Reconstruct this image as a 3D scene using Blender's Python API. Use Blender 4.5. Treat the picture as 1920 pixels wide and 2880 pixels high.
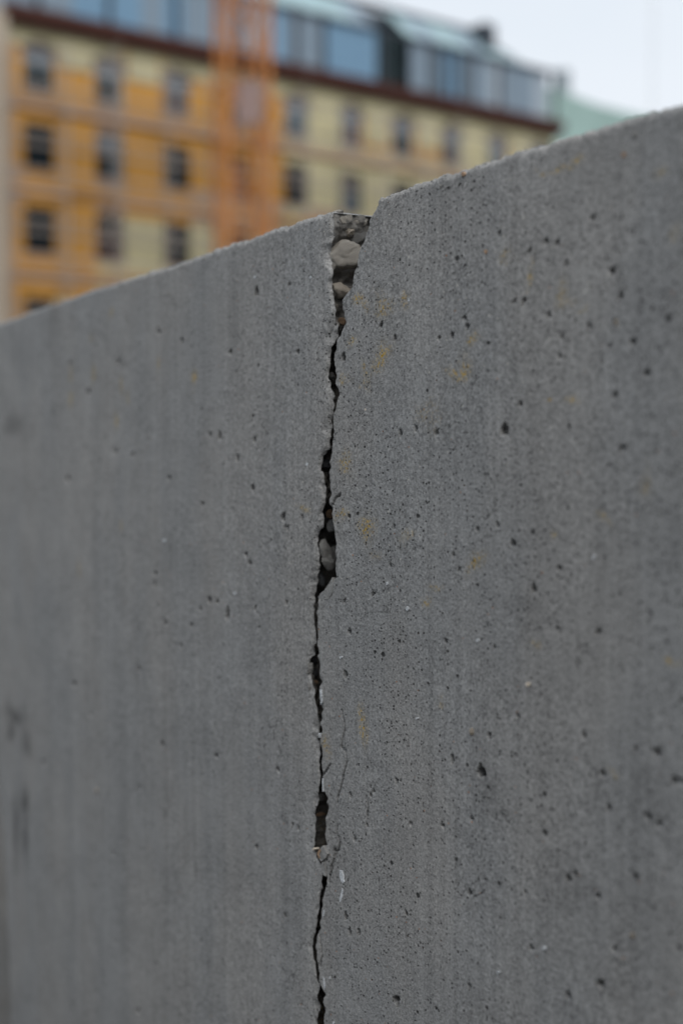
import bpy, math, random
import numpy as np
from mathutils import Vector, Matrix, noise

for o in list(bpy.data.objects):
    bpy.data.objects.remove(o, do_unlink=True)
scene = bpy.context.scene
COL = scene.collection
rng = np.random.default_rng(11)
random.seed(5)

# ------------------------------------------------------------------ camera
# World axes: X runs along the cracked face of the stele, Y goes into the stele, Z up.
TH, PITCH, FPX = math.radians(29.5), math.radians(2.0), 4000.0
CAM = Vector((0.785, -0.44, 1.55))
FH = Vector((-math.cos(TH), math.sin(TH), 0))            # level view heading
RT = Vector((math.sin(TH), math.cos(TH), 0))             # to the right
FW = (FH * math.cos(PITCH) + Vector((0, 0, -math.sin(PITCH)))).normalized()
UP = RT.cross(FW)
cd = bpy.data.cameras.new('camera'); cam = bpy.data.objects.new('camera', cd); COL.objects.link(cam)
cam.location = CAM
cam.rotation_euler = FW.to_track_quat('-Z', 'Y').to_euler()
cd.sensor_fit = 'VERTICAL'; cd.sensor_height = 36; cd.lens = 50
cd.clip_start = 0.02; cd.clip_end = 3000
cd.dof.use_dof = True; cd.dof.focus_distance = 0.862; cd.dof.aperture_fstop = 4.0
scene.camera = cam

# ------------------------------------------------------------------ sky and sun
w = bpy.data.worlds.new('World'); scene.world = w; w.use_nodes = True
nt = w.node_tree; nt.nodes.clear()
SUN_EL, SUN_ROT = math.radians(46), math.radians(100)
sky = nt.nodes.new('ShaderNodeTexSky'); sky.sky_type = 'NISHITA'; sky.sun_disc = False
sky.sun_elevation = SUN_EL; sky.sun_rotation = SUN_ROT; sky.dust_density = 3
tc = nt.nodes.new('ShaderNodeTexCoord')
mp = nt.nodes.new('ShaderNodeMapping'); mp.inputs['Scale'].default_value = (1, 1, 2.5)
nz = nt.nodes.new('ShaderNodeTexNoise'); nz.inputs['Scale'].default_value = 2.2; nz.inputs['Detail'].default_value = 5
cr = nt.nodes.new('ShaderNodeValToRGB')
cr.color_ramp.elements[0].position = 0.3; cr.color_ramp.elements[0].color = (8.2, 8.9, 9.7, 1)
cr.color_ramp.elements[1].position = 0.7; cr.color_ramp.elements[1].color = (9.3, 9.75, 10.3, 1)
mx = nt.nodes.new('ShaderNodeMix'); mx.data_type = 'RGBA'; mx.inputs[0].default_value = 0.93
bg = nt.nodes.new('ShaderNodeBackground'); bg.inputs['Strength'].default_value = 0.1
ow = nt.nodes.new('ShaderNodeOutputWorld')
nt.links.new(tc.outputs['Generated'], mp.inputs[0]); nt.links.new(mp.outputs[0], nz.inputs['Vector'])
nt.links.new(nz.outputs['Fac'], cr.inputs[0])
nt.links.new(sky.outputs[0], mx.inputs[6]); nt.links.new(cr.outputs[0], mx.inputs[7])
nt.links.new(mx.outputs[2], bg.inputs[0]); nt.links.new(bg.outputs[0], ow.inputs[0])
sd = bpy.data.lights.new('sun', 'SUN'); sd.energy = 1.5; sd.angle = math.radians(40); sd.color = (1, 0.96, 0.9)
sun = bpy.data.objects.new('sun', sd); COL.objects.link(sun)
sdir = Vector((math.sin(SUN_ROT) * math.cos(SUN_EL), math.cos(SUN_ROT) * math.cos(SUN_EL), math.sin(SUN_EL)))
sun.rotation_euler = sdir.to_track_quat('Z', 'Y').to_euler(); sun.location = (0, 0, 40)
vs = scene.view_settings
scene.cycles.max_bounces = 5; scene.cycles.diffuse_bounces = 3; scene.cycles.glossy_bounces = 2
vs.view_transform = 'Standard'; vs.look = 'None'; vs.exposure = 0; vs.gamma = 1; vs.use_curve_mapping = False

# ------------------------------------------------------------------ helpers
def ray(u, v):
    return FW + RT * ((u - 960) / FPX) + UP * ((1440 - v) / FPX)
def on_wall(u, v, Y=0.0):
    d = ray(u, v); t = (Y - CAM.y) / d.y
    p = CAM + d * t
    return p.x, p.z
def on_break(u, v, X):
    d = ray(u, v); t = (X - CAM.x) / d.x
    return CAM + d * t
def field(r, f, z=0.0):                    # metres right / ahead of the camera -> world
    p = RT * r + FH * f
    return Vector((CAM.x + p.x, CAM.y + p.y, z))

def link(name, me, mat=None, parent=None):
    o = bpy.data.objects.new(name, me); COL.objects.link(o)
    if mat is not None and me is not None and not me.materials:
        for m in (mat if isinstance(mat, (list, tuple)) else [mat]): me.materials.append(m)
    if parent: o.parent = parent
    return o
def tag(o, label=None, cat=None, group=None, kind=None):
    for k, v in (('label', label), ('category', cat), ('group', group), ('kind', kind)):
        if v: o[k] = v
    return o
def empty(name, loc=(0, 0, 0), rz=0.0):
    o = bpy.data.objects.new(name, None); COL.objects.link(o)
    o.location = loc; o.rotation_euler = (0, 0, rz); o.empty_display_size = 0.2
    return o

class MB:
    def __init__(s): s.v = []; s.f = []; s.m = []
    def box(s, x0, x1, y0, y1, z0, z1, mi=0):
        b = len(s.v)
        s.v += [(x0,y0,z0),(x1,y0,z0),(x1,y1,z0),(x0,y1,z0),(x0,y0,z1),(x1,y0,z1),(x1,y1,z1),(x0,y1,z1)]
        for q in ((0,3,2,1),(4,5,6,7),(0,1,5,4),(1,2,6,5),(2,3,7,6),(3,0,4,7)):
            s.f.append(tuple(b + i for i in q)); s.m.append(mi)
        return s
    def poly_prism(s, pts, y0, y1, mi=0):   # pts in (x,z), extruded along y
        b = len(s.v); n = len(pts)
        s.v += [(x, y0, z) for x, z in pts] + [(x, y1, z) for x, z in pts]
        s.f.append(tuple(b + i for i in range(n))); s.m.append(mi)
        s.f.append(tuple(b + n + i for i in reversed(range(n)))); s.m.append(mi)
        for i in range(n):
            j = (i + 1) % n
            s.f.append((b + j, b + i, b + n + i, b + n + j)); s.m.append(mi)
        return s
    def tube(s, a, c, r, n=6, mi=0):
        a = Vector(a); c = Vector(c); d = (c - a).normalized()
        u = d.orthogonal().normalized(); v = d.cross(u); b = len(s.v)
        for p in (a, c):
            for i in range(n):
                t = 2 * math.pi * i / n
                s.v.append(tuple(p + u * (r * math.cos(t)) + v * (r * math.sin(t))))
        for i in range(n):
            j = (i + 1) % n
            s.f.append((b + i, b + j, b + n + j, b + n + i)); s.m.append(mi)
        s.f.append(tuple(b + i for i in reversed(range(n)))); s.m.append(mi)
        s.f.append(tuple(b + n + i for i in range(n))); s.m.append(mi)
        return s
    def mesh(s, name):
        me = bpy.data.meshes.new(name); me.from_pydata(s.v, [], s.f)
        me.polygons.foreach_set('material_index', s.m); me.update()
        return me
    def build(s, name, mat, parent=None): return link(name, s.mesh(name), mat, parent)

def grid_mesh(name, P, flip=False, smooth=True):
    """P: rows x cols x 3 array -> quad grid mesh"""
    R, C = P.shape[:2]
    me = bpy.data.meshes.new(name)
    me.vertices.add(R * C); me.vertices.foreach_set('co', P.astype(np.float32).ravel())
    i = np.arange((R - 1) * (C - 1)); r, c = i // (C - 1), i % (C - 1)
    a = r * C + c
    q = np.stack([a, a + 1, a + C + 1, a + C], 1)
    if flip: q = q[:, ::-1]
    n = len(q)
    me.loops.add(n * 4); me.loops.foreach_set('vertex_index', q.astype(np.int32).ravel())
    me.polygons.add(n); me.polygons.foreach_set('loop_start', np.arange(n, dtype=np.int32) * 4)
    me.polygons.foreach_set('loop_total', np.full(n, 4, dtype=np.int32))
    me.polygons.foreach_set('use_smooth', np.full(n, smooth))
    me.update(calc_edges=True); me.validate()
    return me

def vnoise(x, y, s, seed):
    """smooth 2D value noise in -1..1"""
    g = np.random.default_rng(seed).uniform(-1, 1, (257, 257))
    x = x * s + 50; y = y * s + 50
    xi = np.floor(x).astype(int); yi = np.floor(y).astype(int)
    fx = x - xi; fy = y - yi; fx = fx * fx * (3 - 2 * fx); fy = fy * fy * (3 - 2 * fy)
    xi %= 256; yi %= 256
    return (g[xi, yi] * (1 - fx) + g[xi + 1, yi] * fx) * (1 - fy) + (g[xi, yi + 1] * (1 - fx) + g[xi + 1, yi + 1] * fx) * fy

# ------------------------------------------------------------------ materials
class NT:
    def __init__(s, name):
        s.mat = bpy.data.materials.new(name); s.mat.use_nodes = True
        s.t = s.mat.node_tree; s.b = s.t.nodes['Principled BSDF']
        s.co = s.t.nodes.new('ShaderNodeTexCoord').outputs['Object']
    def n(s, typ, **kw):
        x = s.t.nodes.new(typ)
        for k, v in kw.items(): setattr(x, k, v)
        return x
    def put(s, sock, v):
        if isinstance(v, (int, float, tuple)): sock.default_value = v
        else: s.t.links.new(v, sock)
    def math(s, op, a, b=0.0, c=None, clamp=False):
        x = s.n('ShaderNodeMath', operation=op, use_clamp=clamp)
        s.put(x.inputs[0], a); s.put(x.inputs[1], b)
        if c is not None: s.put(x.inputs[2], c)
        return x.outputs[0]
    def mapping(s, sc, loc=(0, 0, 0), v=None):
        x = s.n('ShaderNodeMapping'); s.put(x.inputs[0], v or s.co)
        x.inputs['Scale'].default_value = sc; x.inputs['Location'].default_value = loc
        return x.outputs[0]
    def noise(s, scale, detail=3, rough=0.5, v=None, dist=0.0):
        x = s.n('ShaderNodeTexNoise'); s.put(x.inputs['Vector'], v or s.co)
        x.inputs['Scale'].default_value = scale; x.inputs['Detail'].default_value = detail
        x.inputs['Roughness'].default_value = rough; x.inputs['Distortion'].default_value = dist
        return x.outputs['Fac']
    def noisec(s, scale, detail=2):
        x = s.n('ShaderNodeTexNoise'); s.put(x.inputs['Vector'], s.co)
        x.inputs['Scale'].default_value = scale; x.inputs['Detail'].default_value = detail
        return x.outputs['Color']
    def vor(s, scale, feature='F1', v=None):
        x = s.n('ShaderNodeTexVoronoi', feature=feature); s.put(x.inputs['Vector'], v or s.co)
        x.inputs['Scale'].default_value = scale
        return x
    def sep(s, c):
        x = s.n('ShaderNodeSeparateColor'); s.put(x.inputs[0], c); return x.outputs
    def ramp(s, v, a, b, lo=0.0, hi=1.0):
        x = s.n('ShaderNodeMapRange', clamp=True, interpolation_type='SMOOTHSTEP')
        s.put(x.inputs[0], v); s.put(x.inputs[1], a); s.put(x.inputs[2], b)
        x.inputs[3].default_value = lo; x.inputs[4].default_value = hi
        return x.outputs[0]
    def mix(s, f, a, b, mode='MIX'):
        x = s.n('ShaderNodeMix', data_type='RGBA', blend_type=mode)
        s.put(x.inputs[0], f)
        for i, v in ((6, a), (7, b)):
            if isinstance(v, tuple) and len(v) == 3: v = v + (1,)
            s.put(x.inputs[i], v)
        return x.outputs[2]
    def scale_col(s, c, f):
        x = s.n('ShaderNodeVectorMath', operation='SCALE'); s.put(x.inputs[0], c); s.put(x.inputs['Scale'], f)
        return x.outputs[0]
    def vadd(s, a, b):
        x = s.n('ShaderNodeVectorMath', operation='ADD'); s.put(x.inputs[0], a); s.put(x.inputs[1], b)
        return x.outputs[0]
    def bump(s, h, dist, strength=1.0, normal=None):
        x = s.n('ShaderNodeBump'); x.inputs['Distance'].default_value = dist; x.inputs['Strength'].default_value = strength
        s.put(x.inputs['Height'], h)
        if normal is not None: s.put(x.inputs['Normal'], normal)
        return x.outputs[0]
    def fin(s, col, rough=0.8, normal=None, spec=0.3, **kw):
        if isinstance(col, tuple) and len(col) == 3: col = col + (1,)
        s.put(s.b.inputs['Base Color'], col); s.put(s.b.inputs['Roughness'], rough)
        s.b.inputs['Specular IOR Level'].default_value = spec
        if normal is not None: s.put(s.b.inputs['Normal'], normal)
        for k, v in kw.items(): s.b.inputs[k].default_value = v
        return s.mat

def make_concrete():
    m = NT('cast_concrete')
    # slow mottling, run-off streaks, sand grain
    streak = m.noise(1.0, 3, 0.6, v=m.mapping((34, 6, 1.1)))
    streak2 = m.noise(1.0, 2, 0.6, v=m.mapping((150, 9, 1.3), (3, 0, 8)))
    mott = m.noise(22, 4, 0.65)
    patch = m.noise(7, 2, 0.5, v=m.mapping((1.6, 1, 0.7), (5, 2, 1)))
    gn = m.n('ShaderNodeTexNoise'); m.put(gn.inputs['Vector'], m.co)
    gn.inputs['Scale'].default_value = 640; gn.inputs['Detail'].default_value = 2; gn.inputs['Roughness'].default_value = 0.75
    grain = gn.outputs['Fac']; gcol = gn.outputs['Color']
    v = m.math('MULTIPLY_ADD', m.math('SUBTRACT', streak, 0.5), 0.26, 1.0)
    v = m.math('MULTIPLY_ADD', m.math('SUBTRACT', streak2, 0.5), 0.50, v)
    v = m.math('MULTIPLY_ADD', m.math('SUBTRACT', mott, 0.5), 0.46, v)
    v = m.math('MULTIPLY_ADD', m.math('SUBTRACT', grain, 0.5), 2.2, v)
    base = m.mix(m.ramp(patch, 0.36, 0.64), (0.264, 0.258, 0.249), (0.249, 0.249, 0.246))
    col = m.scale_col(base, m.math('MAXIMUM', v, 0.15))
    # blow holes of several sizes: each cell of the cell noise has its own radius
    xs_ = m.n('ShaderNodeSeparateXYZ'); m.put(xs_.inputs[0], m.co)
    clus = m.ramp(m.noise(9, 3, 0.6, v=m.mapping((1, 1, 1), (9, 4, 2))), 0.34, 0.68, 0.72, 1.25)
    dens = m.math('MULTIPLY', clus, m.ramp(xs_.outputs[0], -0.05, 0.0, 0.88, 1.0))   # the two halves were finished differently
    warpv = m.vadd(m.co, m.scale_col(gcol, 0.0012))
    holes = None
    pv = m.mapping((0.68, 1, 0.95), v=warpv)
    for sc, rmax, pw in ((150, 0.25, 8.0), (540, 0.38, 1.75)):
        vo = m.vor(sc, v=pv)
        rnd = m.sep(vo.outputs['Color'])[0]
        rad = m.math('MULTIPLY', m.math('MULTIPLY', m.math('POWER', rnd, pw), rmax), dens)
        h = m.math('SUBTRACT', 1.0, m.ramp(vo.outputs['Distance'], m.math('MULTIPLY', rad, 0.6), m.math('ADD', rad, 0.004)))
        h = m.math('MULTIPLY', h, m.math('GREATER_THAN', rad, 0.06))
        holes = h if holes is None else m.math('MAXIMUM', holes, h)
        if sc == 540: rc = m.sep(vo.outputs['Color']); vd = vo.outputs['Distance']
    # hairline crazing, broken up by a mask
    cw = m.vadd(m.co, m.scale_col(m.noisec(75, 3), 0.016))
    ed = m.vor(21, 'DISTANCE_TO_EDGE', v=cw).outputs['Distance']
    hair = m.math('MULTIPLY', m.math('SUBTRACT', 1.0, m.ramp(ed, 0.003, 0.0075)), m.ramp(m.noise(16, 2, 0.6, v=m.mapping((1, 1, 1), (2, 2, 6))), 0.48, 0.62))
    # pale and rusty sand grains
    dot = m.math('LESS_THAN', vd, 0.24)
    col = m.mix(m.math('MULTIPLY', dot, m.math('GREATER_THAN', rc[1], 0.985)), col, (0.5, 0.48, 0.43))
    col = m.mix(m.math('MULTIPLY', dot, m.math('GREATER_THAN', rc[2], 0.99)), col, (0.34, 0.16, 0.075))
    # yellow lichen dust in ragged colonies, run-off soot
    la = m.n('ShaderNodeAttribute', attribute_name='lichen').outputs['Fac']
    sa = m.n('ShaderNodeAttribute', attribute_name='soot').outputs['Fac']
    col = m.scale_col(col, m.math('SUBTRACT', 1.0, m.math('MULTIPLY', sa, 0.62)))
    lg = m.math('MULTIPLY', la, m.ramp(mott, 0.35, 0.6, 0.35, 1.0))
    col = m.mix(m.math('MULTIPLY', lg, 0.28), col, (0.30, 0.22, 0.07))
    ldot = m.math('SUBTRACT', 1.0, m.ramp(m.vor(470, v=warpv).outputs['Distance'], 0.28, 0.5))
    col = m.mix(m.math('MULTIPLY', m.math('MULTIPLY', lg, ldot), 1.0, clamp=True), col, (0.47, 0.29, 0.02))
    # shade of the deep holes painted in as near-black; hair cracks drawn darker
    hole_shade = m.math('MAXIMUM', m.math('MULTIPLY', holes, 0.9), m.math('MULTIPLY', hair, 0.5))
    col = m.mix(hole_shade, col, (0.018, 0.018, 0.017))
    nrm = m.bump(m.math('SUBTRACT', m.math('MULTIPLY', grain, 0.55), holes), 0.0011, 0.9)
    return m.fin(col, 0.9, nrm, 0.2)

def make_fracture():
    m = NT('broken_concrete')
    g = m.noise(420, 3, 0.7); a = m.noise(90, 4, 0.65); b = m.noise(18, 3, 0.6)
    vo = m.vor(150); rc = m.sep(vo.outputs['Color'])
    grav = m.math('MULTIPLY', m.math('SUBTRACT', 1.0, m.ramp(vo.outputs['Distance'], 0.3, 0.42)), m.math('GREATER_THAN', rc[0], 0.72))
    v = m.math('ADD', m.math('MULTIPLY', g, 0.9), m.math('MULTIPLY', a, 0.75))
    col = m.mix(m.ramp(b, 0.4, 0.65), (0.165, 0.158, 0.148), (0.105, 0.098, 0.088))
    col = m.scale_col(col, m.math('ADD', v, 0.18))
    col = m.mix(m.math('MULTIPLY', grav, 0.6), col, (0.27, 0.25, 0.22))
    moss = m.math('MULTIPLY', m.ramp(m.noise(30, 3, 0.6, v=m.mapping((1, 1, 1), (3, 9, 2))), 0.6, 0.7),
                  m.math('LESS_THAN', m.vor(600).outputs['Distance'], 0.35))
    col = m.mix(m.math('MULTIPLY', moss, 0.7), col, (0.3, 0.2, 0.04))
    n = m.bump(m.math('MULTIPLY_ADD', g, 0.5, a), 0.003, 0.9)
    return m.fin(col, 0.95, n, 0.15)

def make_stone(name, c1, c2, sc=60, rough=0.7, spec=0.35):
    m = NT(name)
    a = m.noise(sc, 4, 0.6, dist=0.6); g = m.noise(sc * 9, 2, 0.6)
    col = m.mix(m.ramp(a, 0.3, 0.7), c1, c2)
    col = m.scale_col(col, m.math('MULTIPLY_ADD', g, 1.1, 0.45))
    pit = m.ramp(m.noise(sc * 3, 3, 0.7, v=m.mapping((1, 1, 1), (7, 3, 1))), 0.60, 0.70)
    col = m.scale_col(col, m.math('SUBTRACT', 1.0, m.math('MULTIPLY', pit, 0.6)))
    n = m.bump(m.math('MULTIPLY_ADD', g, 0.25, a), 0.0035, 0.9)
    return m.fin(col, rough, n, spec)

def make_plain(name, c, var=0.25, sc=1.5, rough=0.75, spec=0.3, vscale=(1, 1, 1), **kw):
    m = NT(name)
    a = m.noise(sc, 4, 0.6, v=m.mapping(vscale)); g = m.noise(sc * 11, 3, 0.6)
    f = m.math('ADD', m.math('MULTIPLY_ADD', a, var * 2, 1 - var), m.math('MULTIPLY', m.math('SUBTRACT', g, 0.5), var))
    return m.fin(m.scale_col(c + (1,) if False else m.mix(0.0, c, c), f), rough, m.bump(g, 0.01, 0.4), spec, **kw)

M = {}
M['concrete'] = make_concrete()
M['fracture'] = make_fracture()
M['pebble'] = make_stone('river_pebble', (0.76, 0.71, 0.63), (0.50, 0.455, 0.40), 130)
M['cream'] = make_stone('cream_stone', (0.70, 0.61, 0.50), (0.5, 0.44, 0.37), 110)
M['quartz'] = make_stone('quartz', (0.62, 0.6, 0.57), (0.28, 0.26, 0.23), 110, 0.3, 0.5)
M['basalt'] = make_stone('dark_stone', (0.13, 0.135, 0.145), (0.085, 0.087, 0.092), 120)
M['greystone'] = make_stone('grey_stone', (0.27, 0.265, 0.255), (0.20, 0.198, 0.19), 90)
M['brickchip'] = make_stone('rusty_stone', (0.42, 0.27, 0.17), (0.25, 0.17, 0.11), 150)
M['white'] = make_stone('white_fleck', (0.62, 0.64, 0.66), (0.5, 0.52, 0.54), 150)

# ------------------------------------------------------------------ ground
gm = NT('stone_setts')
gv = gm.vor(9, 'DISTANCE_TO_EDGE').outputs['Distance']; gc = gm.sep(gm.vor(9).outputs['Color'])[0]
gcol = gm.scale_col(gm.mix(gm.ramp(gv, 0.03, 0.08), (0.05, 0.048, 0.045), (0.13, 0.128, 0.125)), gm.math('MULTIPLY_ADD', gc, 0.5, 0.75))
M['ground'] = gm.fin(gcol, 0.85, gm.bump(gm.ramp(gv, 0.0, 0.12), 0.02))
s = 900.0
gp = np.array([[(x, y, 0.0) for x in np.linspace(-s, s, 5)] for y in np.linspace(-s, s, 5)])
tag(link('ground', grid_mesh('ground', gp), M['ground']), 'grey stone setts paving the alleys between the steles', kind='structure')

# ------------------------------------------------------------------ cracked stele: outlines
def poly(pts, flt=on_wall):
    a = np.array([flt(u, v) for u, v in pts]); a = a[np.argsort(a[:, 1])]
    return a                                   # columns X,Z sorted by Z
CRL = poly([(925,590),(927,643),(930,678),(921,700),(918,730),(924,748),(933,762),(930,800),(935,831),(939,870),(940,908),(938,946),
 (927,980),(926,1010),(921,1048),(924,1088),(932,1102),(934,1140),(932,1165),(924,1184),(925,1213),(924,1257),(911,1274),(905,1299),
 (903,1318),(910,1327),(911,1370),(912,1413),(901,1442),(904,1461),(903,1480),(892,1498),(889,1510),(890,1522),(893,1560),(893,1589),
 (887,1618),(885,1647),(880,1671),(882,1685),(881,1713),(880,1771),(879,1807),(877,1832),(869,1851),(868,1884),(870,1903),(876,1926),
 (880,1941),(883,1980),(889,2004),(888,2037),(890,2075),(893,2129),(896,2152),(898,2190),(899,2203),(889,2231),(884,2299),(884,2336),
 (879,2376),(884,2407),(892,2429),(902,2444),(902,2491),(896,2506),(895,2547),(889,2596),(881,2630),(876,2661),(878,2692),(884,2717),
 (885,2748),(895,2770),(893,2801),(890,2841),(887,2875),(882,2960),(890,3100),(880,3300),(886,3700),(880,4200),(884,5200),(884,9000)])
CRR = poly([(1065,548),(1061,555),(1050,587),(1040,599),(1036,620),(1033,648),(1022,681),(1012,699),(1008,719),(1007,745),(999,765),
 (994,798),(989,811),(973,832),(962,847),(964,883),(970,903),(963,923),(953,939),(943,967),(940,997),(945,1036),(946,1060),(944,1079),
 (953,1096),(952,1121),(947,1155),(940,1172),(941,1197),(941,1218),(936,1228),(932,1253),(932,1270),(923,1281),(922,1337),(924,1375),
 (922,1413),(930,1427),(934,1452),(939,1480),(943,1511),(945,1522),(943,1570),(943,1608),(944,1624),(933,1635),(916,1656),(902,1668),
 (895,1677),(895,1704),(890,1717),(891,1752),(892,1792),(888,1813),(889,1836),(890,1869),(893,1913),(894,1951),(895,1983),(900,1997),
 (899,2056),(897,2094),(901,2113),(900,2134),(903,2161),(906,2181),(909,2227),(916,2243),(919,2280),(915,2296),(913,2348),(918,2376),
 (906,2392),(904,2420),(907,2444),(916,2466),(915,2488),(907,2513),(902,2568),(898,2609),(887,2637),(884,2677),(893,2711),(895,2733),
 (898,2767),(912,2795),(909,2816),(907,2847),(909,2878),(896,2960),(902,3100),(892,3300),(896,3700),(890,4200),(894,5200),(894,9000)])
TOP = np.array([on_wall(u, v) for u, v in [(-120,940),(0,906),(245,818),(490,741),(735,655),(918,596),(1069,549),(1225,496),(1329,463),
 (1622,373),(1812,316),(1920,285)]])
EDGE = poly([(-60,900),(-40,1600),(-14,2100),(2,2300),(18,2600),(28,2880),(34,3200),(40,9000)])
XR, DEPTH = 1.72, 0.95                         # far right end and thickness of the stele

def jag(z, seed):
    z = np.asarray(z)
    return (vnoise(z, z * 0 + .3, 90, seed) * 0.0008 + vnoise(z, z * 0 + .7, 260, seed + 1) * 0.0009
            + vnoise(z, z * 0 + .1, 620, seed + 2) * 0.0006)
def crl(z): return np.interp(z, CRL[:, 1], CRL[:, 0]) + jag(z, 3)
def crr(z): return np.interp(z, CRR[:, 1], CRR[:, 0]) + jag(z, 9) * 0.7
def edgex(z): return np.interp(z, EDGE[:, 1], EDGE[:, 0])
def topz(x):
    x = np.asarray(x)
    return np.interp(x, TOP[:, 0], TOP[:, 1]) + vnoise(x, x * 0, 60, 21) * 0.0005 + vnoise(x, x * 0, 330, 22) * 0.0005 + vnoise(x, x * 0, 640, 23) * 0.0005

# blow holes that the photograph shows singly: picture position, width (mm), height (mm), depth (mm)
HOLES = [(1420,1207,7,8,8),(1350,2170,8,8,8),(1600,548,3.4,5,6),(1597,570,4.2,5,6),(1723,762,5,5,6),(1746,834,4,4,5),(1500,1655,4.5,6,6),
 (1440,1528,5,5,6),(1822,1050,4.5,4.5,5),(1475,848,3.5,4.5,5),(1448,846,2.8,2.8,4),(1785,2105,3,3,4),(1692,2176,4.5,4.5,5),(1845,2116,5.5,5.5,6),
 (1895,2200,5.5,5.5,6),(1709,2272,4,4,5),(1640,2067,4,4,4),(1573,1598,3.5,3.5,4),(1682,1776,4.2,4.2,5),(1454,2015,3,3,4),(1270,2136,3,7,5),
 (1372,2068,3,4,4),(1115,2815,6,7,7),(1685,2770,5.5,6,6),(1595,2800,3.5,5,5),(1594,2470,4,4.5,5),(1615,2460,3.5,4,4),(1318,2510,3.2,4,4),
 (1320,2775,3,3.5,4),(1141,2570,3,3.5,4),(1155,2317,3,3,4),(1115,2197,2.8,3.5,4),(1324,2302,3.4,3,4),(1245,2324,3,2.6,4),(1475,2512,2.8,2.6,4),
 (1820,2300,4,4,5),(1680,2522,4,4,5),(1850,2320,4,4,5),(1490,2665,4,3,4),(971,1897,4.4,4.6,6),(983,1776,3.6,3.6,5),(973,2577,3,5,5),
 (984,2622,3,5,5),(1008,2622,3,4.5,5),(893,2330,2,2,3),(995,2359,3,3.4,5),(940,2391,3.4,3.4,5),(1030,2322,2.2,2.2,3),(723,820,5,7,7),
 (842,990,3.4,3.4,4),(619,1225,4.5,6.5,6),(670,1288,4,5.5,6),(478,1345,5,5,5),(592,1222,3.4,3.4,4),(718,1236,3.6,4,5),(714,1372,4.4,5,5),
 (800,1455,5,6,6),(570,1417,4.2,4.2,5),(642,1722,5.5,8,7),(640,1735,4.5,6,6),(590,1688,5.5,5.5,6),(612,1691,4,4,5),(440,1614,4.5,4.5,5),
 (438,1643,4.5,4.5,5),(705,1583,4,4,5),(694,1560,3.5,3.5,4),(467,1750,4.5,4.5,5),(541,1760,3.6,3.6,5),(565,1712,3.2,3.2,4),(512,1816,4,4,5),
 (392,1880,4.5,4.5,5),(213,1925,6.5,6.5,6),(124,2145,6,6,6),(257,2008,4,4,4),(458,2093,5,5,5),(394,2215,4,4,4),(318,2400,4,4,4),(389,2845,5,5,5),
 (190,1346,7,5,6),(196,1025,6,6,6),(332,1016,5.5,5.5,5),(245,1102,5.5,5.5,6),(324,1270,5.5,5.5,5),(372,1276,5,5,5),(447,933,4.5,4.5,5),
 (650,990,4,4.4,5),(512,957,4.2,4.2,5),(611,2126,4,4.4,5),(781,2164,3.4,4,4),(722,2382,3.6,4,5),(564,2648,3.6,3.6,4),(838,2330,3,3.2,5),
 (802,2575,2.8,3,4),(822,2320,2.6,3,4),(720,1710,2.4,4,4),(806,1694,3,3,4),(852,1455,2.4,4,5),(811,1485,3,4,5),(970,1005,4.5,5.5,6),
 (1075,915,3.2,4.4,5),(1115,950,3,3.6,4),(1129,1218,3,5,5),(1172,1205,3,4,5),(1230,1216,3.6,3.6,5),(1271,945,3.6,4,5),(1307,895,3,3.6,4),
 (1316,920,3.6,4,5),(1235,950,3,3,4),(1317,917,3,3,4),(1632,455,3.4,4,5),(1652,468,3,3,4),(1458,440,3,3.5,5),(1835,503,4,4,5),(1668,612,3.6,3.6,5),
 (1724,575,3.4,3,4),(1538,680,3.4,3.4,4),(1570,682,4,3.2,4),(1491,704,3.2,3,4),(1595,740,2.8,4,4),(1125,666,2.4,5,5),(1080,690,2.4,4,4),(1120,575,3,3,4),
 (1547,885,3.2,3.2,4),(1658,917,3.6,3.6,4),(1582,946,3.4,3.4,4),(1576,1003,3,3,4),(1781,962,4.4,4.4,5),(1465,1135,3.6,3.6,4),(1733,1113,3.6,3.6,4),
 (1756,1262,4,4,4),(1343,1490,3,3,4),(1398,1475,3,3,4),(1290,1600,2.8,3,4),(1276,1560,2.6,2.6,4),(1252,1804,3,3,4),(1390,1820,2.6,2.6,4),
 (1040,2236,2.4,2.6,4),(1048,2225,2.4,2.4,3),(985,2236,2.4,3.6,4),(1100,1590,2.6,3,4),(1050,1670,2.6,3,4),(970,1690,2.6,3,4),(1110,1480,2.6,2.6,4)]
ph = []
for u, v, a, b, d in HOLES:
    x, z = on_wall(u, v); k = min(1.0, (Vector((x, 0, z)) - CAM).length / 0.9)
    ph.append((x, z, a * .0006 * k, b * .00046 * k, d * .001 * k))
for k in range(90):                           # smaller ones scattered over the rest of the face
    x = rng.uniform(-0.64, 1.6); z = rng.uniform(0.25, 1.70); r = 0.00045 + 0.0011 * rng.random() ** 3
    ph.append((x, z, r, r * rng.uniform(.9, 1.5), r * 2.4))
# grooves: short open hair cracks that branch from the main crack
GROOVES = [[(962,2000),(968,2030),(970,2050),(964,2075),(960,2100),(972,2113),(976,2140),(970,2165),(963,2200),(952,2238),(950,2258)],
 [(937,2408),(945,2395),(953,2386),(955,2370),(946,2340),(948,2320)],[(930,2440),(935,2425),(941,2405)],[(926,2480),(930,2455),(934,2440)],
 [(933,1430),(940,1415),(948,1400),(962,1390)],[(900,2716),(906,2690),(903,2660),(899,2630)],
 [(1030,2300),(1034,2270),(1028,2240)],[(908,2180),(920,2165),(930,2150)]]
gr = []
for g in GROOVES:
    q = np.array([on_wall(u, v) for u, v in g])
    for a, b in zip(q[:-1], q[1:]): gr.append((a, b))

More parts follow.
